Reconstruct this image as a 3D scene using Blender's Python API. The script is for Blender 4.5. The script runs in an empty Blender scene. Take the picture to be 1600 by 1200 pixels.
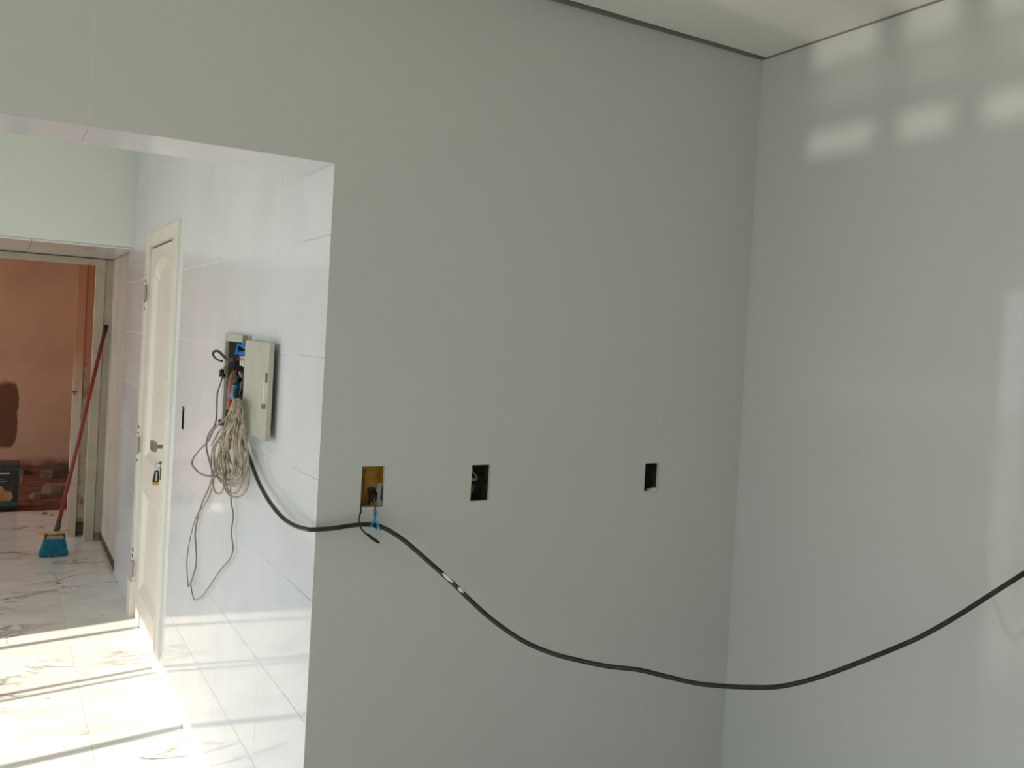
import bpy, math, random
from mathutils import Matrix, Vector
random.seed(7)

# ------------------------------------------------------------------ camera
PX, PY, F = 800.0, 556.0, 1394.0                    # principal point and focal length, in pixels of the 1600x1200 frame
RX = Vector((0.86503105, 0.03948578, 0.50016212))   # the world axes seen from the camera (right, down, forward)
RY = Vector((-0.49872881, -0.04099141, 0.86578824))
RZ = Vector((0.05468867, -0.99837898, -0.01576615))
EYE = Vector((0.0, 0.0, 1.64))
scene = bpy.context.scene
col = scene.collection
cam = bpy.data.cameras.new('camera')
cam.sensor_fit = 'HORIZONTAL'; cam.sensor_width = 36.0
cam.lens = F / 1600 * 36.0
cam.shift_y = -(600 - PY) / 1600
cam.clip_start = 0.02
camo = bpy.data.objects.new('camera', cam); col.objects.link(camo)
right = Vector((RX[0], RY[0], RZ[0])); down = Vector((RX[1], RY[1], RZ[1])); fwd = Vector((RX[2], RY[2], RZ[2]))
m3 = Matrix((right, -down, -fwd)).transposed()
camo.matrix_world = Matrix.Translation(EYE) @ m3.to_4x4()
scene.camera = camo

def ray(px, py):
    c = Vector((px - PX, py - PY, F))
    return Vector((RX.dot(c), RY.dot(c), RZ.dot(c)))
def at(px, py, axis, value):                        # the point of the plane axis = value on the line of sight
    d = ray(px, py); t = (value - EYE[axis]) / d[axis]
    return EYE + d * t

# ------------------------------------------------------------------ world, sun, added spots, exposure
world = bpy.data.worlds.new('sky'); scene.world = world
world.use_nodes = True
bg = world.node_tree.nodes['Background']
bg.inputs[0].default_value = (0.78, 0.92, 1.0, 1); bg.inputs[1].default_value = 2.35
def lamp(name, kind, loc, aim, energy, color):
    l = bpy.data.lights.new(name, kind); l.energy = energy; l.color = color
    o = bpy.data.objects.new(name, l); col.objects.link(o); o.location = loc
    o.rotation_euler = (Vector(aim) - Vector(loc)).to_track_quat('-Z', 'Y').to_euler()
    return o
SUN_SLOPE = 0.16                                    # drift of the light along the corridor per metre across it
SUN_TAN = 0.90
sun = lamp('sun', 'SUN', (-6, 0, 8), (-6 + 1, SUN_SLOPE, 8 - SUN_TAN), 5.8, (1.0, 0.92, 0.77))
sun.data.angle = math.radians(0.6)
patch_spot = lamp('added_patch_spot', 'SPOT', (-9.0, 0.9, 0.30), (2.148, 1.60, 2.38), 950.0, (1.0, 0.97, 0.90))   # two added spots standing in for sun bounced up off the floor
patch_spot.data.spot_size = math.radians(9); patch_spot.data.spot_blend = 0.5; patch_spot.data.shadow_soft_size = 0.05
patch_spot2 = lamp('added_patch_spot', 'SPOT', (-9.0, 0.93, 0.07), (2.148, 1.60, 2.38), 520.0, (1.0, 0.97, 0.90))
patch_spot2.data.spot_size = math.radians(9); patch_spot2.data.spot_blend = 0.5; patch_spot2.data.shadow_soft_size = 0.09
scene.view_settings.view_transform = 'Standard'
scene.view_settings.look = 'None'
scene.view_settings.gamma = 1.0
scene.view_settings.use_curve_mapping = False
scene.view_settings.exposure = 0.20

# ------------------------------------------------------------------ materials
MATS = {}
def mat(name, color, rough=0.5, spec=0.5, metal=0.0, noise=None, bump=None, coat=0.0):
    """noise = (scale, second colour, low, high[, detail]); bump = (scale, strength)"""
    m = bpy.data.materials.new(name); m.use_nodes = True
    nt = m.node_tree; b = nt.nodes['Principled BSDF']
    b.inputs['Base Color'].default_value = (*color, 1)
    b.inputs['Roughness'].default_value = rough
    b.inputs['Specular IOR Level'].default_value = spec
    b.inputs['Metallic'].default_value = metal
    b.inputs['Coat Weight'].default_value = coat
    tc = nt.nodes.new('ShaderNodeNewGeometry')
    if noise:
        n = nt.nodes.new('ShaderNodeTexNoise'); n.inputs['Scale'].default_value = noise[0]
        n.inputs['Detail'].default_value = noise[4] if len(noise) > 4 else 4.0
        nt.links.new(tc.outputs['Position'], n.inputs['Vector'])
        r = nt.nodes.new('ShaderNodeMapRange'); r.inputs[1].default_value = noise[2]; r.inputs[2].default_value = noise[3]
        nt.links.new(n.outputs['Fac'], r.inputs[0])
        mx = nt.nodes.new('ShaderNodeMix'); mx.data_type = 'RGBA'
        mx.inputs[6].default_value = (*color, 1); mx.inputs[7].default_value = (*noise[1], 1)
        nt.links.new(r.outputs[0], mx.inputs[0]); nt.links.new(mx.outputs[2], b.inputs['Base Color'])
    if bump:
        n2 = nt.nodes.new('ShaderNodeTexNoise'); n2.inputs['Scale'].default_value = bump[0]; n2.inputs['Detail'].default_value = 3
        nt.links.new(tc.outputs['Position'], n2.inputs['Vector'])
        bp = nt.nodes.new('ShaderNodeBump'); bp.inputs['Strength'].default_value = bump[1]; bp.inputs['Distance'].default_value = 0.01
        nt.links.new(n2.outputs['Fac'], bp.inputs['Height']); nt.links.new(bp.outputs[0], b.inputs['Normal'])
    MATS[name] = m
    return m

M_panel = mat('grey_wall_panel', (0.59, 0.60, 0.568), 0.07, 0.42, noise=(1.3, (0.572, 0.578, 0.545), 0.35, 0.7))
M_seam = mat('pale_joint', (0.68, 0.68, 0.64), 0.5)
M_cement_shade = mat('cement_and_gap_shade', (0.27, 0.26, 0.235), 0.95, 0.1)  # slab cement, also the painted shade of the ceiling gap
M_tile = mat('white_glazed_tile', (0.74, 0.75, 0.775), 0.08, 0.38, noise=(2.2, (0.68, 0.695, 0.725), 0.42, 0.66, 5))
M_grout = mat('white_grout', (0.84, 0.84, 0.83), 0.8)
M_floorgrout = mat('grey_floor_grout', (0.60, 0.57, 0.53), 0.8)
M_ceiling = mat('ceiling_paint', (0.86, 0.845, 0.80), 0.30, 0.4)
M_header = mat('pale_green_paint', (0.74, 0.79, 0.745), 0.35, 0.4, noise=(2.5, (0.70, 0.765, 0.72), 0.4, 0.7))
M_plaster = mat('pinkish_bare_plaster', (0.55, 0.46, 0.40), 0.75, 0.2, noise=(3.0, (0.44, 0.37, 0.32), 0.45, 0.75), bump=(30, 0.15))
M_dirt = mat('dirty_mortar', (0.10, 0.065, 0.045), 0.95, 0.1, noise=(25, (0.17, 0.12, 0.09), 0.4, 0.7), bump=(60, 0.5))
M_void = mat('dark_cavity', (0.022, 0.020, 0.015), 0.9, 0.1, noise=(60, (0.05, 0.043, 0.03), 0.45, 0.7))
M_core = mat('wall_render', (0.5, 0.48, 0.45), 0.9, 0.1)
M_cream = mat('cream_door_paint', (0.76, 0.71, 0.645), 0.42, 0.4, noise=(5, (0.72, 0.66, 0.60), 0.4, 0.75))
M_casing = mat('cream_casing_paint', (0.75, 0.735, 0.67), 0.42, 0.4, noise=(6, (0.70, 0.68, 0.61), 0.45, 0.75))
M_chip = mat('chipped_paint_dark', (0.06, 0.05, 0.04), 0.8)
M_frame2 = mat('old_cream_frame', (0.52, 0.47, 0.36), 0.5, 0.35, noise=(9, (0.45, 0.39, 0.29), 0.45, 0.75))
M_steel = mat('brushed_steel', (0.33, 0.29, 0.25), 0.35, 0.5, 0.8)
M_brass = mat('dull_brass', (0.45, 0.36, 0.2), 0.4, 0.5, 0.8)
M_boxmetal = mat('grey_enamel_steel', (0.50, 0.485, 0.41), 0.4, 0.4, noise=(12, (0.46, 0.44, 0.37), 0.4, 0.7))
M_boxin = mat('box_interior', (0.10, 0.10, 0.075), 0.7, 0.2)
M_black = mat('black_plastic', (0.013, 0.013, 0.014), 0.45, 0.4)
M_cable = mat('black_cable_sheath', (0.014, 0.014, 0.012), 0.36, 0.4, noise=(40, (0.035, 0.035, 0.029), 0.45, 0.7))
M_white = mat('white_plastic', (0.75, 0.73, 0.68), 0.4)
M_blue = mat('blue_insulation', (0.03, 0.22, 0.62), 0.4)
M_bluec = mat('blue_conduit', (0.05, 0.20, 0.38), 0.45)
M_orange = mat('orange_conduit', (0.42, 0.10, 0.035), 0.5)
M_pink = mat('faded_pink_wire', (0.42, 0.28, 0.25), 0.5)
M_beige = mat('beige_wire', (0.43, 0.365, 0.27), 0.5, 0.4, noise=(45, (0.22, 0.18, 0.125), 0.42, 0.64))
M_greywire = mat('grey_wire', (0.13, 0.13, 0.12), 0.5)
M_loopwire = mat('grey_brown_wire', (0.22, 0.195, 0.16), 0.5)
M_yellow = mat('yellow_box_plastic', (0.34, 0.19, 0.012), 0.4, 0.45, noise=(30, (0.19, 0.085, 0.008), 0.42, 0.68))
M_mortar = mat('grey_mortar', (0.36, 0.35, 0.30), 0.9, 0.1, bump=(80, 0.4))
M_tie = mat('blue_tie_wire', (0.03, 0.30, 0.62), 0.4)
M_red = mat('red_handle_paint', (0.28, 0.035, 0.028), 0.4, 0.5)
M_bristle = mat('blue_bristles', (0.008, 0.14, 0.20), 0.6, 0.3)
M_gold = mat('yellow_plastic', (0.60, 0.34, 0.04), 0.45)
M_headgrey = mat('grey_broom_block', (0.30, 0.25, 0.21), 0.5)
M_canblack = mat('dark_can_print', (0.030, 0.036, 0.036), 0.4, 0.4, noise=(25, (0.06, 0.065, 0.06), 0.45, 0.7))
M_cangreen = mat('green_can_band', (0.03, 0.13, 0.085), 0.4)
M_canpic = mat('ochre_can_picture', (0.46, 0.25, 0.10), 0.45, noise=(14, (0.58, 0.36, 0.18), 0.4, 0.65))
M_canpale = mat('pale_can_print', (0.55, 0.55, 0.5), 0.5)
M_stone = mat('dusty_rubble', (0.30, 0.21, 0.15), 0.95, 0.1, noise=(18, (0.22, 0.13, 0.09), 0.4, 0.7), bump=(40, 0.5))
M_earth = mat('reddish_dirt_floor', (0.22, 0.095, 0.062), 0.95, 0.1, noise=(8, (0.12, 0.05, 0.035), 0.42, 0.68), bump=(25, 0.6))
M_fobdark = mat('dark_teal_fob', (0.01, 0.035, 0.05), 0.25, 0.6)
M_yard = mat('yard_paving', (0.42, 0.40, 0.37), 0.9, 0.2)
M_alu = mat('window_frame_paint', (0.35, 0.35, 0.35), 0.5)

def terracotta():
    m = mat('terracotta_wall_paint', (0.62, 0.40, 0.275), 0.85, 0.15, noise=(2.0, (0.555, 0.35, 0.24), 0.4, 0.7), bump=(20, 0.12))
    nt = m.node_tree; b = nt.nodes['Principled BSDF']
    geo = next(n for n in nt.nodes if n.type == 'NEW_GEOMETRY')
    src = b.inputs['Base Color'].links[0].from_socket
    def math_(op, a, c, clamp=False):
        n = nt.nodes.new('ShaderNodeMath'); n.operation = op; n.use_clamp = clamp
        for i, v in enumerate((a, c)):
            if isinstance(v, (int, float)): n.inputs[i].default_value = v
            else: nt.links.new(v, n.inputs[i])
        return n.outputs[0]
    nz = nt.nodes.new('ShaderNodeTexNoise'); nz.inputs['Scale'].default_value = 6.0
    nt.links.new(geo.outputs['Position'], nz.inputs['Vector'])
    wob = math_('MULTIPLY', math_('SUBTRACT', nz.outputs['Fac'], 0.5), 1.1)
    sep = nt.nodes.new('ShaderNodeSeparateXYZ'); nt.links.new(geo.outputs['Position'], sep.inputs[0])
    # a dark damp patch with its own outline on the rear wall
    dx = math_('DIVIDE', math_('SUBTRACT', sep.outputs[0], 0.115), 0.115)
    dz = math_('DIVIDE', math_('SUBTRACT', sep.outputs[2], 0.56), 0.37)
    dy = math_('DIVIDE', math_('SUBTRACT', sep.outputs[1], 11.0), 0.2)
    q = math_('ADD', math_('ADD', math_('POWER', math_('ABSOLUTE', dx, 0), 3), math_('POWER', math_('ABSOLUTE', dz, 0), 3)), math_('MULTIPLY', dy, dy))
    q = math_('ADD', q, wob)
    patch = math_('MULTIPLY', math_('SUBTRACT', 1.12, q), 3.5, True)
    mx = nt.nodes.new('ShaderNodeMix'); mx.data_type = 'RGBA'
    nt.links.new(patch, mx.inputs[0]); nt.links.new(src, mx.inputs[6]); mx.inputs[7].default_value = (0.17, 0.085, 0.05, 1)
    # splashed mud band along the foot of the wall
    band = math_('MULTIPLY', math_('SUBTRACT', math_('ADD', 0.10, math_('MULTIPLY', wob, 0.12)), sep.outputs[2]), 8.0, True)
    mx2 = nt.nodes.new('ShaderNodeMix'); mx2.data_type = 'RGBA'
    nt.links.new(band, mx2.inputs[0]); nt.links.new(mx.outputs[2], mx2.inputs[6]); mx2.inputs[7].default_value = (0.14, 0.05, 0.035, 1)
    nt.links.new(mx2.outputs[2], b.inputs['Base Color'])
    return m
M_terra = terracotta()

def graded_post(name='graded_post_paint', low=(0.60, 0.50, 0.40), scuff=None):  # colour blends to orange with height, over a noisy edge
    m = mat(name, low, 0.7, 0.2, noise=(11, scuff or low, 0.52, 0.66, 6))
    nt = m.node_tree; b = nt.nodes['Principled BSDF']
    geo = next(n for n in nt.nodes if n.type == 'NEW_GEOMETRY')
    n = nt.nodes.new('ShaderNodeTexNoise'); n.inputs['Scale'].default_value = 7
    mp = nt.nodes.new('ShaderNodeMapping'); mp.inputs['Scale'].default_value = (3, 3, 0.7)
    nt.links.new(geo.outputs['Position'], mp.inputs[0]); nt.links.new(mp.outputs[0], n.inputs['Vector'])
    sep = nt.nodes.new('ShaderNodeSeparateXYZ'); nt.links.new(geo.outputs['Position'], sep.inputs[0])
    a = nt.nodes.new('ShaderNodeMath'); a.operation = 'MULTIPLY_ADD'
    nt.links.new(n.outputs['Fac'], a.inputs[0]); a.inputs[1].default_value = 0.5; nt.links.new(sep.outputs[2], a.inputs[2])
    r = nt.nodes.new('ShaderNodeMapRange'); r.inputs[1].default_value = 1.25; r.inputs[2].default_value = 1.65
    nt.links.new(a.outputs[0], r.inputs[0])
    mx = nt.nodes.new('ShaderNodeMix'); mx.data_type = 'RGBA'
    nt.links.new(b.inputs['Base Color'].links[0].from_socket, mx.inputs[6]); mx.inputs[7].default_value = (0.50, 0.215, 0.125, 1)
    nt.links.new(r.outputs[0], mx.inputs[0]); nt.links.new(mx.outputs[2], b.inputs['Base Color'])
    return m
M_post = graded_post()
M_reveal = graded_post('scuffed_reveal_paint', (0.50, 0.40, 0.30), (0.27, 0.155, 0.095))

def marble():
    m = bpy.data.materials.new('white_veined_marble_tile'); m.use_nodes = True
    nt = m.node_tree; b = nt.nodes['Principled BSDF']
    b.inputs['Roughness'].default_value = 0.16
    geo = nt.nodes.new('ShaderNodeNewGeometry'); oi = nt.nodes.new('ShaderNodeObjectInfo')
    off = nt.nodes.new('ShaderNodeVectorMath'); off.operation = 'MULTIPLY_ADD'
    cmb = nt.nodes.new('ShaderNodeCombineXYZ')
    for i in range(3): nt.links.new(oi.outputs['Random'], cmb.inputs[i])
    nt.links.new(cmb.outputs[0], off.inputs[0]); off.inputs[1].default_value = (7.3, 3.1, 11.7)
    nt.links.new(geo.outputs['Position'], off.inputs[2])
    mp = nt.nodes.new('ShaderNodeMapping'); mp.inputs['Rotation'].default_value = (0, 0, 0.75); mp.inputs['Scale'].default_value = (1.0, 2.3, 1)
    nt.links.new(off.outputs[0], mp.inputs[0])
    n = nt.nodes.new('ShaderNodeTexNoise'); n.inputs['Scale'].default_value = 1.35; n.inputs['Detail'].default_value = 6; n.inputs['Roughness'].default_value = 0.58; n.inputs['Distortion'].default_value = 0.9
    nt.links.new(mp.outputs[0], n.inputs['Vector'])
    s = nt.nodes.new('ShaderNodeMath'); s.operation = 'SUBTRACT'; nt.links.new(n.outputs['Fac'], s.inputs[0]); s.inputs[1].default_value = 0.5
    a = nt.nodes.new('ShaderNodeMath'); a.operation = 'ABSOLUTE'; nt.links.new(s.outputs[0], a.inputs[0])
    r = nt.nodes.new('ShaderNodeMapRange'); r.inputs[1].default_value = 0.0; r.inputs[2].default_value = 0.022; r.inputs[3].default_value = 1.0; r.inputs[4].default_value = 0.0
    nt.links.new(a.outputs[0], r.inputs[0])
    n2 = nt.nodes.new('ShaderNodeTexNoise'); n2.inputs['Scale'].default_value = 1.1
    nt.links.new(off.outputs[0], n2.inputs['Vector'])
    r2 = nt.nodes.new('ShaderNodeMapRange'); r2.inputs[1].default_value = 0.46; r2.inputs[2].default_value = 0.62
    nt.links.new(n2.outputs['Fac'], r2.inputs[0])
    mul = nt.nodes.new('ShaderNodeMath'); mul.operation = 'MULTIPLY'; nt.links.new(r.outputs[0], mul.inputs[0]); nt.links.new(r2.outputs[0], mul.inputs[1])
    mx = nt.nodes.new('ShaderNodeMix'); mx.data_type = 'RGBA'; nt.links.new(mul.outputs[0], mx.inputs[0])
    n3 = nt.nodes.new('ShaderNodeTexNoise'); n3.inputs['Scale'].default_value = 3.2; n3.inputs['Detail'].default_value = 5
    nt.links.new(mp.outputs[0], n3.inputs['Vector'])
    r3 = nt.nodes.new('ShaderNodeMapRange'); r3.inputs[1].default_value = 0.42; r3.inputs[2].default_value = 0.72
    nt.links.new(n3.outputs['Fac'], r3.inputs[0])
    mb = nt.nodes.new('ShaderNodeMix'); mb.data_type = 'RGBA'; nt.links.new(r3.outputs[0], mb.inputs[0])
    mb.inputs[6].default_value = (0.79, 0.755, 0.71, 1); mb.inputs[7].default_value = (0.66, 0.625, 0.58, 1)
    nt.links.new(mb.outputs[2], mx.inputs[6]); mx.inputs[7].default_value = (0.16, 0.14, 0.12, 1)
    nt.links.new(mx.outputs[2], b.inputs['Base Color'])
    return m
M_marble = marble()

# ------------------------------------------------------------------ mesh helpers
class MB:
    def __init__(s): s.v = []; s.f = []
    def quad_hull(s, a, b):                          # two rings of equal length joined and capped
        o = len(s.v); n = len(a); s.v += [tuple(p) for p in a] + [tuple(p) for p in b]
        for i in range(n):
            j = (i + 1) % n; s.f.append((o + i, o + j, o + n + j, o + n + i))
        s.f.append(tuple(o + i for i in reversed(range(n)))); s.f.append(tuple(o + n + i for i in range(n)))
        return s
    def box(s, x0, x1, y0, y1, z0, z1):
        return s.quad_hull([(x0, y0, z0), (x1, y0, z0), (x1, y1, z0), (x0, y1, z0)], [(x0, y0, z1), (x1, y0, z1), (x1, y1, z1), (x0, y1, z1)])
    def prism(s, ring, vec):                         # ring extruded along vec
        v = Vector(vec); return s.quad_hull(ring, [Vector(p) + v for p in ring])
    def tube(s, pts, r, n=8, smooth=6, caps=True):
        pts = [Vector(p) for p in pts]
        if smooth > 1 and len(pts) > 2: pts = spline(pts, smooth)
        rr = r if callable(r) else (lambda t: r)
        t0 = (pts[1] - pts[0]).normalized()
        u = t0.orthogonal().normalized(); o = len(s.v); k = len(pts)
        for i, p in enumerate(pts):
            t = (pts[min(i + 1, k - 1)] - pts[max(i - 1, 0)])
            t = t.normalized() if t.length > 1e-9 else t0
            u = (u - t * u.dot(t)); u = u.normalized() if u.length > 1e-6 else t.orthogonal().normalized()
            w = t.cross(u); R = rr(i / (k - 1))
            for j in range(n):
                a = 2 * math.pi * j / n
                s.v.append(tuple(p + (u * math.cos(a) + w * math.sin(a)) * R))
        for i in range(k - 1):
            for j in range(n):
                a, b = o + i * n + j, o + i * n + (j + 1) % n
                s.f.append((a, b, b + n, a + n))
        if caps:
            s.f.append(tuple(o + j for j in reversed(range(n)))); s.f.append(tuple(o + (k - 1) * n + j for j in range(n)))
        return s
    def plate(s, u0, u1, v0, v1, holes, w0, w1, put):
        """slab of the plane u,v between depths w0 and w1 with rectangular holes; put(u,v,w) gives xyz"""
        cu = sorted({u0, u1} | {c for h in holes for c in h[:2] if u0 < c < u1})
        cv = sorted({v0, v1} | {c for h in holes for c in h[2:] if v0 < c < v1})
        keep = set()
        for i in range(len(cu) - 1):
            for j in range(len(cv) - 1):
                mu, mv = (cu[i] + cu[i + 1]) / 2, (cv[j] + cv[j + 1]) / 2
                if not any(h[0] < mu < h[1] and h[2] < mv < h[3] for h in holes): keep.add((i, j))
        idx = {}
        def V(i, j, k):
            if (i, j, k) not in idx:
                idx[(i, j, k)] = len(s.v); s.v.append(tuple(put(cu[i], cv[j], (w0, w1)[k])))
            return idx[(i, j, k)]
        for (i, j) in keep:
            s.f.append((V(i, j, 0), V(i + 1, j, 0), V(i + 1, j + 1, 0), V(i, j + 1, 0)))
            s.f.append((V(i, j, 1), V(i, j + 1, 1), V(i + 1, j + 1, 1), V(i + 1, j, 1)))
            for di, dj, e in ((-1, 0, ((i, j), (i, j + 1))), (1, 0, ((i + 1, j), (i + 1, j + 1))), (0, -1, ((i, j), (i + 1, j))), (0, 1, ((i, j + 1), (i + 1, j + 1)))):
                if (i + di, j + dj) not in keep:
                    a, b = e; s.f.append((V(*a, 0), V(*b, 0), V(*b, 1), V(*a, 1)))
        return s
    def build(s, name, m, parent=None, smooth=False, bevel=0.0):
        me = bpy.data.meshes.new(name); me.from_pydata(s.v, [], s.f)
        import bmesh
        bm = bmesh.new(); bm.from_mesh(me); bmesh.ops.recalc_face_normals(bm, faces=bm.faces)
        if bevel:
            bmesh.ops.bevel(bm, geom=[e for e in bm.edges if e.is_manifold and e.calc_face_angle(0) > 0.5], offset=bevel, segments=2, affect='EDGES', profile=0.7)
        bm.to_mesh(me); bm.free()
        if smooth: me.polygons.foreach_set('use_smooth', [True] * len(me.polygons))
        me.materials.append(m)
        o = bpy.data.objects.new(name, me); col.objects.link(o)
        if parent:
            o.parent = parent; o.matrix_parent_inverse = parent.matrix_basis.inverted()
        return o
def spline(pts, k):
    out = []; n = len(pts)
    for i in range(n - 1):
        p0, p1, p2, p3 = pts[max(i - 1, 0)], pts[i], pts[i + 1], pts[min(i + 2, n - 1)]
        for j in range(k):
            t = j / k
            out.append(0.5 * ((2 * p1) + (p2 - p0) * t + (2 * p0 - 5 * p1 + 4 * p2 - p3) * t * t + (3 * p1 - p0 - 3 * p2 + p3) * t ** 3))
    out.append(pts[-1]); return out
def tag(o, label=None, cat=None, group=None, kind=None):
    if label: o['label'] = label
    if cat: o['category'] = cat
    if group: o['group'] = group
    if kind: o['kind'] = kind
    return o
def thing(name, loc, label, cat, group=None):
    o = bpy.data.objects.new(name, None); col.objects.link(o); o.location = loc; o.empty_display_size = 0.05
    return tag(o, label, cat, group)
def struct(o, label, cat): return tag(o, label, cat, kind='structure')

# ------------------------------------------------------------------ the setting
XW, YA, XB, ZC = 0.714, 2.175, 2.148, 2.615          # corridor wall, socket wall, right wall, ceiling
YA2 = 2.405                                          # corridor side of the socket wall
ZO = 2.062                                           # underside of the opening
XL, YBK = -2.4, -2.6                                 # room's left and back wall
XCL = -1.6                                           # corridor's left wall
YT = 6.22                                            # end of the corridor tiling
YH, YF, YR = 6.03, 7.20, 11.0                        # passage header, doorway wall, rear wall of the far room
ZP = 2.083                                           # passage ceiling
ZTOP = 2.78
SOCK = [(0.829, 0.892, 1.191, 1.297), (1.149, 1.207, 1.194, 1.294), (1.755, 1.809, 1.199, 1.286)]
on_A = lambda u, v, w: (u, YA + w, v)                # depth w goes into the wall
on_B = lambda u, v, w: (XB + w, u, v)
on_W = lambda u, v, w: (XW + w, u, v)
on_F = lambda u, v, w: (u, v, -w)

# floor of white marble slabs
floor = struct(MB().box(-2.6, 2.4, -2.8, 8.45, -0.16, -0.0015).build('floor', M_floorgrout), 'white veined marble floor running from the room through the corridor', 'floor')
def floor_slabs():
    xs = [-2.4, -1.424, -0.824, -0.224, 0.376, 0.730]
    ys = [YA2 + 0.0, 2.95, 3.55, 4.15, 4.75, 5.35, 5.95, 6.55, 7.15, 7.75, 8.42]
    for a, b in zip(xs[1:], xs[2:]):
        for c, d in zip(ys, ys[1:]):
            MB().box(a + .0008, b - .0008, c + .0008, d - .0008, -0.012, 0).build('floor_slab', M_marble, floor)
    for a in range(8):
        for c in range(8):
            x0, y0 = -2.4 + a * 0.6, YA2 - (c + 1) * 0.63
            MB().box(x0 + .0008, min(x0 + 0.5992, 2.15), y0 + .0008, y0 + .6292, -0.012, 0).build('floor_slab', M_marble, floor)
floor_slabs()
struct(MB().box(-3.2, 1.4, 8.42, 11.2, -0.16, -0.004).build('floor_earth', M_earth), 'bare reddish dirt floor of the far terracotta room', 'floor')
struct(MB().box(-30, -2.62, -20, 25, -0.3, -0.02).build('ground', M_yard), 'unseen grey paved yard outside the left windows, added to bounce light', 'ground')  # unseen ground added to bounce light indoors

# socket wall
wa = MB().plate(XL, XB + 0.15, 0, ZTOP, [(-1.0, XW + .002, 0, ZO + .003)] + [(a - .004, b + .004, c - .004, d + .004) for a, b, c, d in SOCK], 0.0003, 0.23, on_A).build('wall_front', M_seam)
struct(wa, 'grey panelled wall with three empty socket holes and the corridor opening', 'wall')
xs = [XL, -1.506, -0.951, -0.398, 0.157, XW, 1.262, 1.812, XB]
for a, b in zip(xs, xs[1:]):
    g = 0.0003
    MB().plate(a + g, b - g, 0.0, ZC - .004, [(-1.0, XW, 0, ZO)] + SOCK, 0.0, 0.010, on_A).build('wall_panel', M_panel, wa)
for a, b in ((-1.0, -0.398), (-0.398, 0.157), (0.157, XW)):     # tiles under the lintel
    MB().box(a + .0012, b - .0012 if b < XW else b - .0005, YA + .0101, YA2, ZO, ZO + .006).build('soffit_tile', M_tile, wa)
MB().box(XL, XB, YA - .0006, YA + .002, ZC - .004, ZTOP - .02).build('gap_shade_strip', M_cement_shade, wa)  # dark strip painting in the shade of the ceiling gap
# right wall
wb = MB().box(XB + .0003, XB + 0.15, YBK, YA2, 0, ZTOP).build('wall_right', M_seam)
struct(wb, 'grey glossy panelled wall on the right with reflected light patches', 'wall')
ys = [YA, 1.69, 1.135, 0.58, 0.025, -0.53, -1.085, -1.64, -2.195, YBK]
for a, b in zip(ys, ys[1:]):
    MB().plate(b + .0004, a - .0004, 0, ZC - .004, [], 0, 0.010, on_B).build('wall_panel', M_panel, wb)
MB().box(XB - .0006, XB + .002, YBK, YA, ZC - .004, ZTOP - .02).build('gap_shade_strip', M_cement_shade, wb)  # same painted gap shade along the right wall
# ceiling with a shadow gap along the walls
ce = MB().quad_hull([(XL, YBK, ZC), (XB - .007, YBK, ZC), (XB - .006, YA - .020, ZC), (XL, YA - .070, ZC)], [(XL, YBK, ZC + .012), (XB - .007, YBK, ZC + .012), (XB - .006, YA - .020, ZC + .012), (XL, YA - .070, ZC + .012)]).build('ceiling', M_ceiling)
struct(ce, 'flat white plaster ceiling with a dark shadow gap along the walls', 'ceiling')
MB().box(XL - .2, XB + 0.15, YBK - .2, YA2, ZTOP - .02, ZTOP + .12).build('ceiling_slab', M_cement_shade, ce)
# unseen sides of the room
W1 = (0.80, 1.527, 1.375, 2.2)
W3 = (-2.5, 0.20, 0.0, 2.45)  # unseen openings, added to brighten the right wall and ceiling
W4 = (0.45, 1.6, 0.0, 0.95)
wl = MB().plate(YBK, YA, 0, ZTOP, [W1, W3, W4], -0.0, 0.2, lambda u, v, w: (XL - w, u, v)).build('wall_left', M_panel)
struct(wl, 'grey wall on the left open to the yard with a barred window', 'wall')
wk = MB().plate(XL - .2, XB + .15, 0, ZTOP, [], 0, 0.2, lambda u, v, w: (u, YBK - w, v)).build('wall_back', M_panel)
struct(wk, 'plain grey wall behind the camera', 'wall')
# unseen window, its bars spaced to cut the added spots into patches
wi = MB()
for y in (1.212, 1.357, 0.95): wi.box(XL - .10, XL - .07, y - .026, y + .026, W1[2], W1[3])
w1 = struct(wi.build('window_1', M_alu), 'barred window in the left wall', 'window')
for za, zb in ((1.398, 1.440), (1.492, 1.600), (1.75, 1.79), (1.95, 1.99)): MB().box(XL - .10, XL - .07, W1[0], W1[1], za, zb).build('window_bar', M_alu, w1)

# corridor wall on the right: core, tiles, openings
DOOR = (4.345, 5.375, 0.0, 2.118)
PANEL = (2.945, 3.245, 1.305, 1.592)
SWITCH = (4.035, 4.092, 1.182, 1.280)
core = MB().plate(YA2, YT, 0, ZTOP, [DOOR, PANEL, SWITCH], 0.0016, 0.22, on_W).build('wall_corridor_right', M_grout)
struct(core, 'white tiled corridor wall with the fuse box and the cream door', 'wall')
zs = [0.0, 0.337, 0.647, 0.957, 1.265, 1.573, 1.883, 2.76]
for k, (za, zb) in enumerate(zip(zs, zs[1:])):
    yj = [YA + .0002] + [2.655 + 0.555 * i for i in range(7)] + [YT]
    for a, b in zip(yj, yj[1:]):
        if za > ZO and a < YA2 < b: a = YA2
        if za < ZO < zb and a < YA2:
            MB().plate(YA2, b - .0005, ZO, zb - .0013, [], 0, 0.008, on_W).build('wall_tile', M_tile, core)
            MB().plate(a, b - .0005, za + .0013, ZO - .0002, [DOOR, PANEL, SWITCH], 0, 0.008, on_W).build('wall_tile', M_tile, core); continue
        g = .0005 if a > YA2 + .01 else 0
        MB().plate(a + g, b - .0005, za + .0013, zb - .0013, [DOOR, PANEL, SWITCH], 0, 0.008, on_W).build('wall_tile', M_tile, core)
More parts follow.
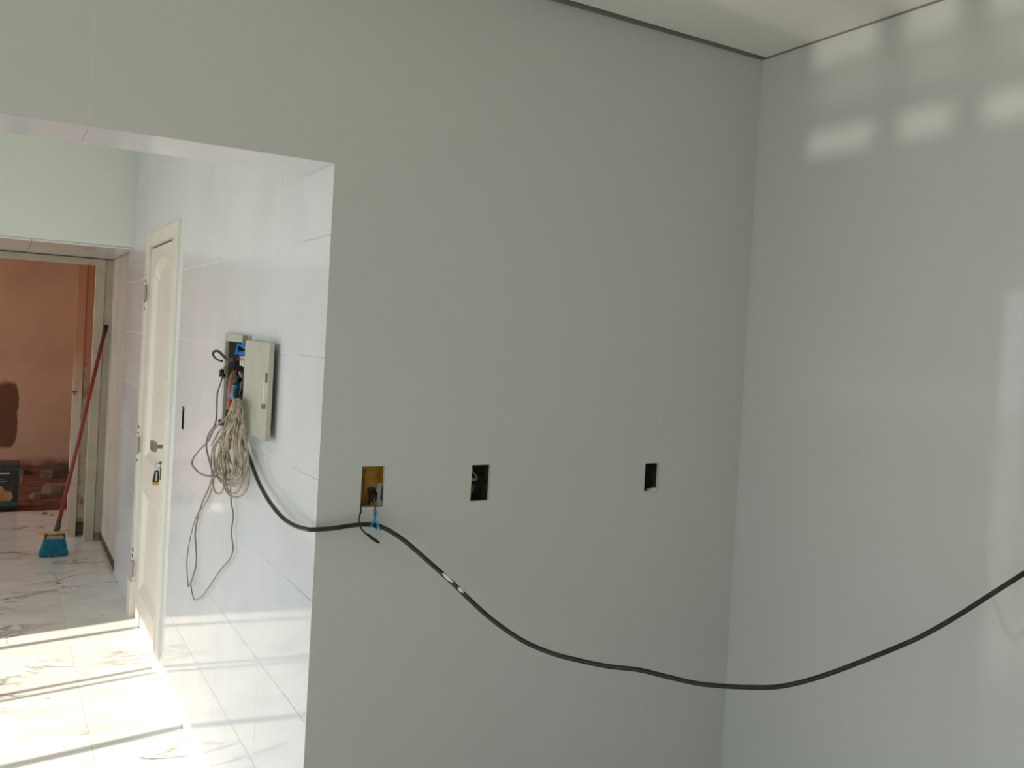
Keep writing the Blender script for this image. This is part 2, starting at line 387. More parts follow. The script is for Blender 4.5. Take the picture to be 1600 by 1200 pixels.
# bare plaster beyond the tiling
pl = struct(MB().box(XW + .010, XW + .22, YT, YF + .2, 0.0, ZTOP).build('wall_passage_right', M_plaster), 'bare pinkish plaster wall past the end of the tiles', 'wall')
MB().box(XW + .006, XW + .03, YT, YF + .03, 0.0, 0.055).build('missing_skirting', M_dirt, pl)
MB().box(XW + .005, XW + .03, YT - .001, YT + .03, 0.0, 0.16).build('broken_tile_edge', M_mortar, pl)
# header over the passage and its low ceiling
hd = struct(MB().box(-3.1, XW + .05, YH, YF + .02, ZP + .012, ZTOP).build('wall_header', M_header), 'pale greenish wall above the low passage', 'wall')
for a, b in ((-3.1, -0.95), (-0.95, -0.40), (-0.40, 0.157), (0.157, XW)):
    MB().box(a + .0015, b - .0015, YH, YF, ZP, ZP + .014).build('soffit_tile', M_tile, hd)
MB().box(-3.1, XCL, YH - .02, YH, 0, ZTOP).build('sun_block_return', M_header, hd)  # unseen return added to keep sun off the passage floor
# doorway wall and what it opens into
DX0, DX1 = -0.20, 0.660
fw = struct(MB().plate(-3.1, XW + .02, 0, ZP + .01, [(DX0 - .05, DX1, 0, 2.06)], 0.03, 0.20, lambda u, v, w: (u, YF + w, v)).build('wall_far', M_plaster), 'plaster wall holding the far doorway', 'wall')
rr = struct(MB().box(-3.2, 1.4, YR, YR + .2, 0, 2.9).build('wall_far_room', M_terra), 'terracotta painted rear wall of the far room with a dark damp patch', 'wall')
MB().box(0.95, 1.1, 7.4, YR, 0, 2.9).build('side_wall', M_terra, rr)
MB().plate(7.4, YR, 0, 2.9, [(7.6, 10.9, 0.0, 2.62)], 0, .15, lambda u, v, w: (-3.0 - w, u, v)).build('side_wall', M_terra, rr)  # unseen side, opened wide to brighten the far room
MB().box(-3.2, 1.4, 7.4, 11.2, 2.7, 2.9).build('room_ceiling', M_terra, rr)
MB().box(0.714, 1.1, 7.4, 7.42, 0, 2.9).build('side_wall', M_terra, rr)
MB().box(-3.1, 1.1, 7.40, 7.42, 2.06, 2.9).build('side_wall', M_terra, rr)
# doorway frame
df = MB().box(0.609, 0.674, YF, YF + .05, 0, 2.078).build('trim_1', M_frame2, None, bevel=.003)
struct(df, 'old cream frame around the far doorway', 'door frame')
MB().box(DX0 - .065, 0.609, YF, YF + .05, 2.031, 2.078).build('head_casing', M_frame2, df, bevel=.003)
MB().box(DX0 - .065, DX0, YF, YF + .05, 0, 2.031).build('side_casing', M_frame2, df, bevel=.003)
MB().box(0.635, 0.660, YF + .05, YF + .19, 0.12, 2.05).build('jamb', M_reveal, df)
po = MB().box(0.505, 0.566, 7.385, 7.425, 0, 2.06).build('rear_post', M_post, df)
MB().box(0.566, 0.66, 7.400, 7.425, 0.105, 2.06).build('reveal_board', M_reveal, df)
MB().box(0.566, 0.66, 7.420, 7.44, 0, 0.105).build('exposed_base', M_dirt, df)
MB().box(0.500, 0.535, 7.378, 7.386, 1.083, 1.092).box(0.507, 0.522, 7.376, 7.386, 1.066, 1.076).build('strike_plate', M_chip, po)
MB().box(0.676, XW + .01, YF + .012, YF + .035, 0.06, 2.08).build('filler_strip', M_frame2, df)

# corridor's left side with the opening the sun comes through, corridor ceiling
GY1 = 5.235 - (XW - XCL) * SUN_SLOPE
gate_hole = (2.45, GY1, 0.0, 0.085 + (XW - XCL) * SUN_TAN)
cl = struct(MB().plate(YA2 - .02, YH, 0, ZTOP, [gate_hole], 0, 0.02, lambda u, v, w: (XCL - w, u, v)).build('wall_corridor_left', M_header), 'pale wall on the left of the corridor with a wide opening to the yard', 'wall')
gb = lambda yw: yw - (XW - XCL) * SUN_SLOPE          # bar position for a shadow that meets the tiled wall at yw
g1 = MB()
for yw, wd in ((5.085, .045), (4.462, .030), (4.395, .024), (3.752, .050), (3.10, .045)):
    y = gb(yw); g1.box(XCL - .02, XCL, y - wd / 2, y + wd / 2, 0, gate_hole[3])
struct(g1.build('window_2', M_alu), 'tall opening to the yard divided by thin uprights', 'window')
struct(MB().box(XCL - .02, 1.0, YA2 - .01, 7.4, ZTOP - .02, ZTOP + .12).build('ceiling_corridor', M_ceiling), 'white corridor ceiling', 'ceiling')

# ------------------------------------------------------------------ cream door in the corridor wall
XD = XW + .006                                       # face of the stiles
d1 = MB().box(XW - .012, XW + .03, DOOR[0], 4.452, 0, DOOR[3]).build('door_1', M_casing, None, bevel=.003)
struct(d1, 'old cream panelled door in a cream casing, keys hanging in its lock', 'door')
MB().box(XW - .018, XW - .010, 4.432, 4.448, 0, 2.05).box(XW - .015, XW - .010, DOOR[0] + .006, DOOR[0] + .022, 0, DOOR[3] - .01).build('casing_bead', M_casing, d1, bevel=.002)
MB().box(XW - .012, XW + .03, 4.452, 5.282, 2.052, DOOR[3]).build('casing', M_cream, d1, bevel=.003)
MB().box(XW - .012, XW + .03, 5.282, DOOR[1], 0.20, DOOR[3]).build('casing', M_casing, d1, bevel=.003)
MB().box(XW - .024, XW + .03, 5.275, DOOR[1] + .012, 0, 0.20).build('plinth_block', M_cream, d1, bevel=.003)
MB().box(XW + .034, XW + .06, DOOR[0], DOOR[1], 0, DOOR[3]).build('rebate', M_chip, d1)
L0, L1, P0, P1 = 4.458, 5.276, 4.556, 5.172
YC = (P0 + P1) / 2
def arch(y, base, h):
    s = abs(y - YC) / ((P1 - P0) / 2)
    return base + h * (math.sqrt(max(0, 1 - (s / .78) ** 2)) if s < .78 else 0)
lf = MB().box(XD + .021, XD + .028, L0, L1, 0.006, 2.040).build('leaf', M_cream, d1)
st = MB()
st.box(XD, XD + .021, L0, P0, 0.006, 2.040).box(XD, XD + .021, P1, L1, 0.006, 2.040)
st.box(XD, XD + .021, P0, P1, 0.006, 0.172).box(XD, XD + .021, P0, P1, 0.725, 0.905)
N = 36
for i in range(N):
    a, b = P0 + (P1 - P0) * i / N, P0 + (P1 - P0) * (i + 1) / N
    st.prism([(XD, a, arch(a, 1.895, .085)), (XD, b, arch(b, 1.895, .085)), (XD, b, 2.040), (XD, a, 2.040)], (.021, 0, 0))
st.build('stiles_and_rails', M_cream, lf)
def panel(z0, z1, h):
    bot = [(P0 + .000, z0 + .000), (P1 - .000, z0 + .000)]
    top = [(P1 - (P1 - P0) * i / N, arch(P1 - (P1 - P0) * i / N, z1, h) if h else z1) for i in range(N + 1)]
    ring = bot + top
    cz = (z0 + z1) / 2
    ky_, kz_ = (1 - .064 / (P1 - P0), 1 - .075 / (z1 - z0)) if h else (1 - .080 / (P1 - P0), 1 - .110 / (z1 - z0))
    inner = [(YC + (y - YC) * ky_, cz + (z - cz) * kz_) for y, z in ring]
    n = len(ring); m = MB()
    m.v = [(XD - .0005, y, z) for y, z in ring] + [(XD + .020, y, z) for y, z in inner]
    m.f = [(i, (i + 1) % n, n + (i + 1) % n, n + i) for i in range(n)] + [tuple(range(n, 2 * n))]
    m.build('sunk_panel', M_cream, lf)
panel(0.172, 0.725, 0); panel(0.905, 1.895, .085)
for z in (1.80, 0.96, 0.27):                          # hinges with flaked paint round them
    hg = MB().tube([(XW - .016, 5.279, z - .045), (XW - .016, 5.279, z + .045)], .007, 8, 1).build('hinge', M_steel, d1)
    fl = MB()
    for i in range(6):
        zz = z - .09 + i * .036 + random.uniform(-.008, .008); h = random.uniform(.008, .02)
        fl.box(XW - .0135, XW - .011, 5.288 + random.uniform(0, .02), 5.325 + random.uniform(0, .02), zz, zz + h)
    fl.build('flaked_paint', M_chip, hg)
YHD = 4.497
hp = MB().box(XD - .006, XD, YHD - .020, YHD + .020, 0.930, 1.128).build('lock_plate', M_steel, d1, bevel=.002)
tag(hp, 'narrow steel lock plate')
kn = MB().tube([(XD, YHD, 1.050), (XD - .045, YHD, 1.050)], .009, 12, 1)
kn.build('handle_neck', M_steel, hp, smooth=False)
MB().box(XD - .062, XD - .044, YHD - .022, YHD + .075, 1.026, 1.072).build('lever', M_steel, hp, bevel=.004)
MB().tube([(XD - .006, YHD, .972), (XD - .014, YHD, .972)], .010, 12, 1).build('cylinder', M_brass, hp)
# keys hanging from the lock
ky = thing('keyring', (XD - .016, YHD, .972), 'bunch of keys with a dark fob and yellow tip hanging in the cream door', 'keys')
kx, kyy = XD - .034, YHD
MB().box(kx + .006, kx + .020, kyy - .0015, kyy + .0015, .966, .978).tube([(kx + .026, kyy, .972), (kx + .005, kyy, .972)], .004, 6, 1).build('key_in_lock', M_steel, ky)
MB().tube([(kx + .0 + .013 * math.cos(t * .5236), kyy, .958 + .013 * math.sin(t * .5236)) for t in range(13)], .0016, 6, 2).build('split_ring', M_steel, ky)
MB().quad_hull([(kx - .013, kyy - .007, .936), (kx + .007, kyy - .007, .936), (kx + .007, kyy + .007, .936), (kx - .013, kyy + .007, .936)],
               [(kx - .021, kyy - .009, .882), (kx + .009, kyy - .009, .882), (kx + .009, kyy + .009, .882), (kx - .021, kyy + .009, .882)]).build('fob', M_fobdark, ky, bevel=.003)
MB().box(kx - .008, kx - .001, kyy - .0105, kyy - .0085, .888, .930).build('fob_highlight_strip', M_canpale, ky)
MB().box(kx - .020, kx + .008, kyy - .010, kyy + .010, .866, .882).build('fob_tip', M_gold, ky, bevel=.003)
MB().box(kx + .011, kx + .019, kyy + .001, kyy + .003, .890, .948).build('loose_key', M_steel, ky)

# ------------------------------------------------------------------ fuse box with open door
XP = XW - .012                                        # face of the flange
eb = thing('fuse_box', (XW, 3.095, 1.305), 'recessed grey steel fuse box hanging open, full of loose wires', 'fuse box')
p0, p1, p2, p3 = PANEL
fl = MB().plate(p0 - .022, p1 + .020, p2 - .02, p3 + .022, [(p0 + .004, p1 - .004, p2 + .004, p3 - .004)], 0, .012, lambda u, v, w: (XP + w * .95, u, v)).build('flange', M_boxmetal, eb, bevel=.0015)
MB().box(XP - .014, XP, p0 - .022, p0 - .004, p3 - .006, p3 + .022).build('hinge_bracket', M_steel, fl)
MB().plate(p0 + .001, p1 - .001, p2 + .001, p3 - .001, [(p0 + .003, p1 - .003, p2 + .003, p3 - .003)], 0.0, .095, on_W).box(XW + .093, XW + .097, p0 + .001, p1 - .001, p2 + .001, p3 - .001).build('back_box', M_boxin, eb)
# leaf of the fuse box, swung right round past its hinge
H0, H1 = Vector((0.690, 2.905, 0)), Vector((0.684, 2.586, 0))
dv = (H1 - H0).normalized(); nv = Vector((dv.y, -dv.x, 0)); nv = nv if nv.x < 0 else -nv
z0, z1 = 1.312, 1.598
def slab(a, b, za, zb, t0, t1):
    q = lambda s, t: H0 + dv * s + nv * t
    ring = [q(a, t0), q(b, t0), q(b, t1), q(a, t1)]
    return MB().quad_hull([(p.x, p.y, za) for p in ring], [(p.x, p.y, zb) for p in ring])
Lw = (H1 - H0).length
bd = slab(0, Lw, z0, z1, -.0015, .0).build('box_door', M_boxmetal, eb)
for a, b, za, zb in ((0, .004, z0, z1), (Lw - .004, Lw, z0, z1), (.004, Lw - .004, z0, z0 + .004), (.004, Lw - .004, z1 - .004, z1)):
    slab(a, b, za, zb, -.014, -.0015).build('folded_edge', M_boxmetal, bd)
slab(Lw * .85, Lw * .885, 1.425, 1.495, -.001, .0010).build('scraped_paint', M_seam, bd)
slab(Lw * .86, Lw * .95, 1.405, 1.418, 0, .006).build('latch', M_steel, bd)
slab(Lw * .92, Lw * .96, 1.482, 1.510, 0, .002).build('latch_slot', M_chip, bd)
MB().tube([(H0.x, H0.y, 1.312), (H0.x, H0.y, 1.296)], .006, 10, 1).build('hinge_pin', M_steel, eb)
# what sits inside the box
W = lambda px, py, x=0.72: at(px, py, 0, x)
def lump(px0, py0, px1, py1, x, t):                  # small block facing the corridor
    ring = [W(px0, py0, x), W(px1, py0 + (px1 - px0) * .12, x), W(px1, py1 + (px1 - px0) * .12, x), W(px0, py1, x)]
    return MB().prism(ring, (t, 0, 0))
br = lump(374, 556, 387, 559.5, .722, .05).build('breaker', M_white, eb)
for i in range(3):
    lump(374.4 + i * 4, 561, 377 + i * 4, 571 + 2 * (i % 2), .727, .04).build('breaker_toggle', M_white, br)
bl = MB()
for i in range(5):
    q = [W(372 - i, 549 + 1.5 * i, .735), W(372, 541 - i, .74), W(378, 538 + i, .745), W(384, 537 + 2 * i, .745), W(389, 543 + i, .75), W(382, 550 + i, .745), W(371, 549 + i, .74)]
    bl.tube(q, .0035, 6, 5)
bl.build('blue_wires', M_blue, eb, smooth=True)
MB().tube([W(358, 640, .708), W(359.5, 622, .708), W(360.5, 604, .709), W(362.5, 591, .712), W(366, 584, .72), W(372, 582, .735)], .0105, 10, 6).build('orange_conduit', M_orange, eb, smooth=True)
cb = [W(363, 622, .705), W(367, 610, .708), W(370, 600, .715), W(372, 590, .73)]
MB().tube(cb, lambda t: .014 + .0022 * math.sin(t * 75), 10, 14).build('blue_conduit', M_bluec, eb, smooth=True)
MB().tube([W(377, 612, .715), W(378.5, 596, .72), W(376, 584, .73), W(370, 580, .74)], .006, 8, 6).build('pink_wire', M_pink, eb, smooth=True)
MB().tube([W(366, 597, .70), W(370, 592, .695), W(374, 595, .70)], .011, 10, 4).build('black_tape', M_black, eb, smooth=True)
for off in (0, 4):
    MB().tube([W(372 + off, 560, .74), W(367 + off, 575, .728), W(366 + off, 590, .720), W(364 + off, 606, .718)], .004, 6, 5).build('black_wire', M_black, eb, smooth=True)
MB().tube([W(383, 578, .71), W(381, 595, .70), W(378, 606, .70), W(376, 616, .70)], .006, 8, 5).build('dark_wire', M_cable, eb, smooth=True)
MB().quad_hull([tuple(W(341, 655, .700)), tuple(W(358, 658, .700)), tuple(W(357, 669, .700)), tuple(W(341, 664, .700))],
               [tuple(W(341, 655, .709)), tuple(W(358, 658, .709)), tuple(W(357, 669, .709)), tuple(W(341, 664, .709))]).build('knocked_out_hole', M_black, eb)
# short looped black cable sticking out of the box
lc = MB().tube([W(371, 559, .728), W(369, 561, .70), W(363, 562, .685), W(355, 561, .678), (W(348, 555, .672)), W(343, 550, .67), W(338, 548, .67), W(334, 550, .67), W(333, 554, .67), W(336, 559, .67), W(341, 562.5, .672), W(347, 564.5, .674)], lambda t: .0062 - .0028 * t, 8, 6)
tag(lc.build('looped_cable', M_cable, smooth=True), 'short black cable curling out left of the fuse box', 'cable')
# connector and the thin grey wire below it
cw = thing('connector_wire', W(345, 585, .69), 'thin grey wire dropping from a black plug left of the fuse box', 'wire')
MB().tube([W(359, 567, .70), W(353, 571, .69), W(349, 577, .69)], .003, 6, 5).tube([W(361, 592, .70), W(354, 593, .69), W(349, 589, .69)], .0025, 6, 5).build('lead', M_greywire, cw, smooth=True)
MB().tube([W(347, 579, .69), W(346, 583, .69), W(346, 588, .69)], .0085, 8, 3).tube([W(349, 584, .69), W(349.5, 591, .69)], .006, 8, 1).build('plug', M_black, cw, smooth=True)
MB().tube([W(347, 588, .69), W(345, 598, .69), W(340, 613, .69), W(339, 630, .69), W(338.5, 648, .69), W(336, 664, .69), W(331, 678, .69), W(325, 688, .69)], .0030, 6, 6).build('tail', M_greywire, cw, smooth=True)

# ------------------------------------------------------------------ hank of beige wire
hk = thing('wire_hank', W(371, 625, .69), 'hank of beige wire hanging in loops from the fuse box', 'wire')
spec = []
for i in range(9):
    xl = 334 + i * 3.2 + random.uniform(-2, 2); xr = 384 - i * 2.8 + random.uniform(-3, 3)
    yb = 757 - i * 2.2 + random.uniform(-4, 3)
    spec.append((min(xl, xr - 8), max(xr, xl + 8), yb))
spec += [(331, 352, 772), (348, 389, 777), (350, 379, 771), (352, 386, 740), (346, 380, 735), (356, 378, 728)]
for k, (xl, xr, yb) in enumerate(spec):
    x = 0.674 - 0.0016 * (k % 12)
    tx, ty = 371 + random.uniform(-7, 6), 626 + random.uniform(-4, 6)
    xm = (xl + xr) / 2
    hmid = 0.50 + random.uniform(-.22, .22)
    pts = [W(tx, ty, x), W(tx + (xl - tx) * hmid, 662, x - .006), W(xl + 2 + random.uniform(-2, 4), 700, x), W(xl, yb - 30, x),
           W(xl + (xm - xl) * .35, yb - 7, x), W(xm, yb, x), W(xr - (xr - xm) * .35, yb - 7, x), W(xr, yb - 32, x),
           W(xr - 3, 695, x - .004), W(tx + (xr - tx) * .45 + 2, 660, x - .008), W(tx + 3, ty + 2, x)]
    MB().tube(pts, .0031, 6, 5).build('wire_loop', M_beige, hk, smooth=True)
MB().tube([W(366, 612, .700), W(364, 620, .684), W(368, 626, .672), W(374, 625, .668), W(377, 631, .672)], .006, 8, 4).build('binding_turn', M_beige, hk, smooth=True)
MB().tube([W(357, 662, .668), W(345, 671, .666), W(337, 683, .666), W(330, 696, .666)], .003, 6, 5).build('stray_strand', M_beige, hk, smooth=True)
# side loop to the left of the hank
sl = MB().tube([W(362, 643, .636), W(350, 656, .636), W(341, 663, .636), W(331, 676, .636), W(324, 691, .636), W(311, 704, .636), W(302, 716, .636), W(300, 725, .636), W(306, 734, .636), W(315, 741, .636), W(329, 744.5, .636), W(338, 744, .636)], .0034, 6, 6)
sl.tube([W(336, 664, .636), W(326, 678, .636), W(322.5, 694, .636), W(324, 708, .636), W(330, 730, .636), W(334, 742, .636)], .0030, 6, 6)
tag(sl.build('side_loop_wire', M_loopwire, smooth=True), 'thin grey wire bowing out left of the beige hank', 'wire')
# long loop that hangs lowest
ll = thing('hanging_wire', W(330, 745, .701), 'long thin wire loop hanging lowest beneath the beige hank', 'wire')
MB().tube([W(345, 690, .701), W(339, 720, .701), W(332, 745, .701), W(326, 763, .701), W(318, 780, .701), W(314, 792, .701), W(310, 803, .701), W(305, 833, .701), W(306.5, 858, .701), W(306.5, 880, .701), W(302, 899, .701), W(297.5, 912, .701)], .0033, 6, 6).build('strand', M_loopwire, ll, smooth=True)
MB().tube([W(335, 745, .701), W(329, 770, .701), W(320, 788, .701), W(309, 803, .701), W(303, 818, .701), W(296, 846, .701), W(292, 876, .701), W(293, 905, .701), W(294.5, 917, .701), W(298, 914, .701), W(300, 926, .701), W(304.5, 937, .701), W(315, 932, .701), W(328, 915, .701), W(344, 891, .701), W(358, 875, .701), W(364, 858, .701), W(361.5, 832, .701), W(364.5, 805, .701), W(362, 790, .701), W(360.5, 775, .701), W(360, 752, .701), W(360, 735, .701)], .0024, 6, 6).build('strand', M_loopwire, ll, smooth=True)

# ------------------------------------------------------------------ thick black cable along the walls
A, B = Vector((0.87, 2.140)), Vector((2.05, 1.20))
nA = Vector((-(B - A).y, (B - A).x))
def swag(px, py):                                     # the upright plane the cable hangs in, from the first socket to the right wall
    d = ray(px, py); t = nA.dot(A) / (nA.x * d.x + nA.y * d.y)
    return EYE + d * t
c1 = [W(373, 640, .695), W(373.5, 655, .695), W(375.5, 672, .695), W(382, 694, .695), W(392, 722, .692), W(405, 755, .690), W(422, 785, .684), W(441, 808, .684), W(460, 821, .684)]
c1 += [at(478, 826.5, 0, .692), Vector((.700, 2.160, at(496, 827, 1, 2.160).z)), at(515, 826, 1, 2.148), at(540, 822.5, 1, 2.146), at(565, 819.5, 1, 2.143)]
c1 += [swag(*p) for p in ((588, 821), (606, 828), (632, 845), (668, 876), (705, 909), (735, 938), (770, 969), (815, 1000), (860, 1020), (905, 1032), (950, 1041), (1000, 1047), (1045, 1058), (1090, 1068), (1130, 1072), (1175, 1074), (1215, 1073), (1255, 1065), (1300, 1051), (1345, 1034), (1395, 1014), (1440, 994), (1490, 966), (1545, 931), (1600, 896), (1630, 878))]
CR = .0059
ck = MB().tube(c1, CR, 12, 6).build('black_cable', M_cable, smooth=True)
tag(ck, 'thick black cable sagging across the grey walls from the fuse box', 'cable')
def along(p, q, n=5): return [swag(p[0] + (q[0] - p[0]) * i / n, p[1] + (q[1] - p[1]) * i / n) for i in range(n + 1)]
def scuff(p, q, r):
    pts = [v - Vector((fwd.x * .0035 - right.x * .0008, fwd.y * .0035 - right.y * .0008, fwd.z * .0035 - .001)) for v in along(p, q)]
    return MB().tube(pts, lambda t: r * (0.35 + math.sin(math.pi * t) * .65), 8, 1)
scuff((690, 895), (708, 911), .0050).build('worn_sheath', M_white, ck, smooth=True)
scuff((715, 918), (724, 926), .0050).build('worn_sheath', M_white, ck, smooth=True)

# ------------------------------------------------------------------ flush boxes in the walls
def wall_box(name, hole, put, depth, m_in, label, cat='socket box'):
    a, b, c, d = hole
    o = MB().plate(a - .003, b + .003, c - .003, d + .003, [(a + .0015, b - .0015, c + .0015, d - .0015)], .010, depth, put).build(name, m_in)
    tag(o, label, cat)
    MB().plate(a - .003, b + .003, c - .003, d + .003, [], depth, depth + .003, put).build('box_back', m_in, o)
    return o
s1 = wall_box('socket_box', SOCK[0], on_A, .032, M_yellow, 'yellow plastic socket box in the grey wall nearest the corridor opening')
bx = lambda u, v, w: on_A(SOCK[0][0] + u, SOCK[0][2] + v, w)
MB().tube([bx(.041, .036, .026), bx(.041, .036, .0315)], .0115, 16, 1).build('knockout', M_black, s1)
MB().tube([bx(.0415, .034, .020), bx(.0425, .018, .022), bx(.042, .003, .027)], .011, 10, 4).build('dark_duct', M_void, s1, smooth=True)
for du in (.009, .019):
    MB().box(bx(du, 0, 0)[0], bx(du + .0015, 0, 0)[0], YA + .028, YA + .032, SOCK[0][2] + .02, SOCK[0][3] - .012).build('rib', M_yellow, s1)
MB().tube([bx(.015, .050, .0285), bx(.019, .060, .0285), bx(.015, .070, .0285), bx(.010, .060, .0285), bx(.015, .050, .0285)], .0012, 6, 4).build('moulded_ring', M_orange, s1)
MB().box(bx(.036, 0, 0)[0], bx(.040, 0, 0)[0], YA + .015, YA + .032, SOCK[0][2] + .0, SOCK[0][2] + .016).build('screw_lug', M_gold, s1)
MB().quad_hull([bx(.050, .0015, .006), bx(.0615, .0015, .006), bx(.0615, .058, .006), bx(.0585, .060, .006), bx(.053, .030, .006)],
               [bx(.046, .0015, .029), bx(.0615, .0015, .029), bx(.0615, .060, .029), bx(.056, .058, .029), bx(.049, .030, .029)]).build('mortar_smear', M_mortar, s1)
MB().quad_hull([bx(.0555, .020, .004), bx(.0615, .012, .004), bx(.0615, .052, .004), bx(.058, .056, .004)], [bx(.0555, .020, .0055), bx(.0615, .012, .0055), bx(.0615, .052, .0055), bx(.058, .056, .0055)]).build('chipped_edge', M_chip, s1)
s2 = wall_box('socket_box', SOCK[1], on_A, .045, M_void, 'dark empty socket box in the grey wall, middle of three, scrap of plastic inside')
b2 = lambda u, v, w: on_A(SOCK[1][0] + u, SOCK[1][2] + v, w)
MB().quad_hull([b2(.002, .062, .018), b2(.030, .056, .026), b2(.028, .050, .028), b2(.002, .052, .020)], [b2(.002, .064, .022), b2(.030, .058, .030), b2(.028, .052, .032), b2(.002, .054, .024)]).build('plastic_scrap', M_headgrey, s2)
MB().tube([b2(.006, .095, .02), b2(.012, .080, .018), b2(.027, .062, .02), b2(.030, .054, .028)], .0018, 6, 4).build('scrap_wire', M_headgrey, s2)
MB().tube([b2(.004, .045, .025), b2(.016, .040, .018), b2(.015, .022, .02), b2(.006, .014, .026)], .002, 6, 5).build('wire_end', M_greywire, s2)
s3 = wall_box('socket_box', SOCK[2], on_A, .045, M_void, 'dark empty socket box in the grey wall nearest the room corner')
b3 = lambda u, v, w: on_A(SOCK[2][0] + u, SOCK[2][2] + v, w)
MB().quad_hull([b3(.022, .0, .002), b3(.0525, .0, .002), b3(.0525, .011, .002), b3(.036, .007, .002), b3(.024, .004, .002)], [b3(.022, .0, .02), b3(.0525, .0, .02), b3(.0525, .010, .02), b3(.036, .006, .02), b3(.024, .003, .02)]).build('mortar_lump', M_seam, s3)
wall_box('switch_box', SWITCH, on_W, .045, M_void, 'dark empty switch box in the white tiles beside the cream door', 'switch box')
# wires out of the first box
tw = MB().tube([bx(.004, .004, .010), bx(.000, -.004, -.006), at(564, 800, 1, 2.155), at(561, 808, 1, 2.150), at(561, 817, 1, 2.128), at(563, 823, 1, 2.128), at(568, 830, 1, 2.138), at(577, 838, 1, 2.148), at(586, 844, 1, 2.150), at(593, 848.5, 1, 2.151)], lambda t: .0022 if t < .78 else .0022 + .0020 * math.sin((t - .78) / .22 * math.pi), 8, 6)
tw.tube([at(571, 834, 1, 2.140), at(576, 835, 1, 2.146), at(583, 841, 1, 2.148), at(590, 848, 1, 2.149)], .0018, 6, 4)
tag(tw.build('loose_wire', M_black, smooth=True), 'thin black wire drooping out of the yellow socket box over the cable', 'wire')
tt = thing('tie_wire', at(585, 800, 1, 2.15), 'blue twisted wire tying the thick cable to the yellow socket box', 'wire')
MB().tube([bx(.042, .030, .020), bx(.040, .012, .004), bx(.039, .000, -.008), at(585, 798, 1, 2.150), at(587, 806, 1, 2.146)], .0024, 8, 5).build('feed', M_greywire, tt, smooth=True)
MB().tube([at(588, 797, 1, 2.146), at(589, 803, 1, 2.142), at(585, 810, 1, 2.135), at(582, 818, 1, 2.124), at(580, 824, 1, 2.124)], .0019, 8, 5).tube([at(584, 800, 1, 2.148), at(585, 808, 1, 2.140), at(587, 815, 1, 2.128), at(591, 821, 1, 2.122), at(594, 828, 1, 2.128)], .0020, 8, 5).build('twist', M_tie, tt, smooth=True)
ringpts = []
mid = swag(588, 821)
for i in range(13):
    a = i * math.pi / 6; ringpts.append((mid.x, mid.y + .0092 * math.cos(a), mid.z + .0092 * math.sin(a)))
MB().tube(ringpts, .0022, 8, 2).build('wrap', M_tie, tt, smooth=True)

# ------------------------------------------------------------------ broom
bm_ = thing('broom', (0.39, 6.826, 0), 'broom with red handle and blue bristles leaning by the far doorway', 'broom')
h0, h1 = Vector((0.415, 6.835, 0.205)), Vector((0.678, 7.135, 1.545))
hv = (h1 - h0).normalized()
MB().tube([h0, h1], .0135, 12, 1).build('handle', M_red, bm_, smooth=True)
MB().tube([h1 - hv * .01, h1 + hv * .055], .0165, 12, 1).build('grip_cap', M_black, bm_, smooth=True)
MB().tube([h0 - hv * .055, h0 + hv * .03], lambda t: .021 - .005 * t, 12, 1).build('socket', M_canblack, bm_, smooth=True)
MB().box(0.345, 0.452, 6.795, 6.862, 0.118, 0.142).build('head_block', M_headgrey, bm_, bevel=.006)
for x in (.345, .452): MB().box(x - .010, x + .010, 6.797, 6.86, 0.122, 0.146).build('end_knob', M_black, bm_, bevel=.004)
br_ = MB()
for i in range(13):
    for j in range(5):
        u, v = i / 12 - .5, j / 4 - .5
        t = Vector((.398 + u * .115, 6.828 + v * .05, .122)); e = Vector((.392 + u * .165 + random.uniform(-.003, .003), 6.828 + v * .085, random.uniform(0.0, .012) + .004 * abs(u)))
        br_.tube([t, e], lambda s: .0065 + .003 * s, 6, 1)
tag(br_.build('bristles', M_bristle, bm_), kind='stuff')
MB().tube([h0 - hv * .056, h0 - hv * .043], .028, 12, 1).build('collar', M_gold, bm_)
MB().tube([(0.290, 6.83, .158), (.36, 6.815, .163), (.43, 6.81, .170), (0.49, 6.82, .172)], .0045, 6, 5).build('wire_twist', M_gold, bm_, smooth=True)

# ------------------------------------------------------------------ paint can and rubble in the far room
pc = thing('paint_can', (0.08, 8.63, 0), 'square dark paint can with green band and ochre picture on the far floor', 'paint can')
MB().box(-0.05, 0.205, 8.51, 8.76, 0.0, 0.345).build('body', M_canblack, pc, bevel=.008)
MB().box(-0.058, 0.214, 8.502, 8.768, 0.345, 0.385).build('lid', M_canblack, pc, bevel=.006)
MB().box(-0.062, 0.218, 8.498, 8.772, 0.338, 0.350).build('lid_rim', M_cangreen, pc, bevel=.003)
MB().box(-0.046, 0.201, 8.507, 8.51, 0.035, 0.075).build('label_band', M_cangreen, pc)
MB().prism([(-.045, 8.5065, .08), (.150, 8.5065, .08), (.168, 8.5065, .115), (.155, 8.5065, .16), (.11, 8.5065, .165), (.085, 8.5065, .205), (.05, 8.5065, .215), (-.045, 8.5065, .19)], (0, .0035, 0)).build('label_picture', M_canpic, pc)
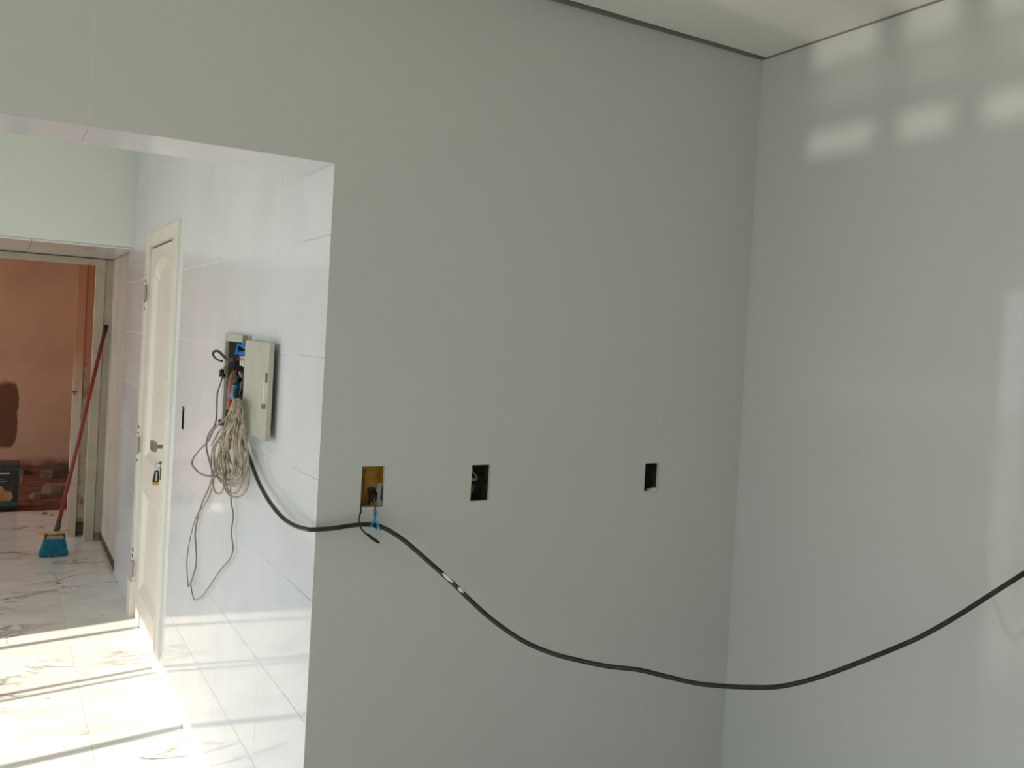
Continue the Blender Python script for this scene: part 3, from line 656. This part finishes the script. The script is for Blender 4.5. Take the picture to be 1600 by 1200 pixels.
for k, (xa, xb, z) in enumerate(((-.04, .14, .306), (-.04, .09, .262), (.0, .12, .243), (-.04, .07, .228))):
    MB().box(xa, xb, 8.507, 8.51, z, z + (.012 if k == 0 else .005)).build('label_line', M_canpale if k == 0 else M_mortar, pc)
MB().box(-.04, .03, 8.507, 8.51, .012, .030).build('label_line', M_canpale, pc)
MB().tube([(.206, 8.62, .27), (.222, 8.62, .26), (.222, 8.62, .22), (.206, 8.62, .21)], .007, 8, 4).build('side_bracket', M_canpale, pc, smooth=True)
def rubble(name, c, s, rot, label, m_=None):
    m = MB(); pts = []
    random.seed(int(c[0] * 1000 + c[1] * 77))
    ring0, ring1 = [], []
    for i in range(9):
        a = 2 * math.pi * i / 9; r = 1 + random.uniform(-.18, .18)
        ring0.append(Vector((math.cos(a) * r * s[0], math.sin(a) * r * s[1], 0)))
        ring1.append(Vector((math.cos(a) * r * s[0] * .86, math.sin(a) * r * s[1] * .86, s[2] * random.uniform(.75, 1.1))))
    R = Matrix.Rotation(rot, 3, 'Z'); C = Vector(c)
    m.quad_hull([R @ p + C for p in ring0], [R @ p + C for p in ring1])
    return tag(m.build(name, m_ or M_stone, None, bevel=min(s) * .12), label, 'rubble', 'rubble in the far room')
ZD = -.004
rubble('rubble_slab', (0.53, 9.30, ZD), (.135, .10, .085), .2, 'flat pale slab of rubble lying behind the broom handle')
rubble('rubble_lump', (0.36, 9.05, ZD), (.05, .05, .045), .5, 'small rubble lump between the paint can and the slab')
rubble('rubble_lump', (0.62, 10.35, ZD), (.20, .18, .10), .9, 'dark heap of rubble against the foot of the terracotta wall', M_dirt)
rubble('rubble_lump', (0.26, 10.50, ZD), (.11, .12, .05), .1, 'low lump of rubble near the terracotta wall, left of the dark heap', M_dirt)
rubble('rubble_chip', (0.40, 8.30, 0.0), (.022, .018, .012), .4, 'small pale chip on the marble right of the paint can')
rubble('rubble_chip', (0.45, 8.22, 0.0), (.018, .010, .008), 1.4, 'smallest chip on the marble, nearer the broom')
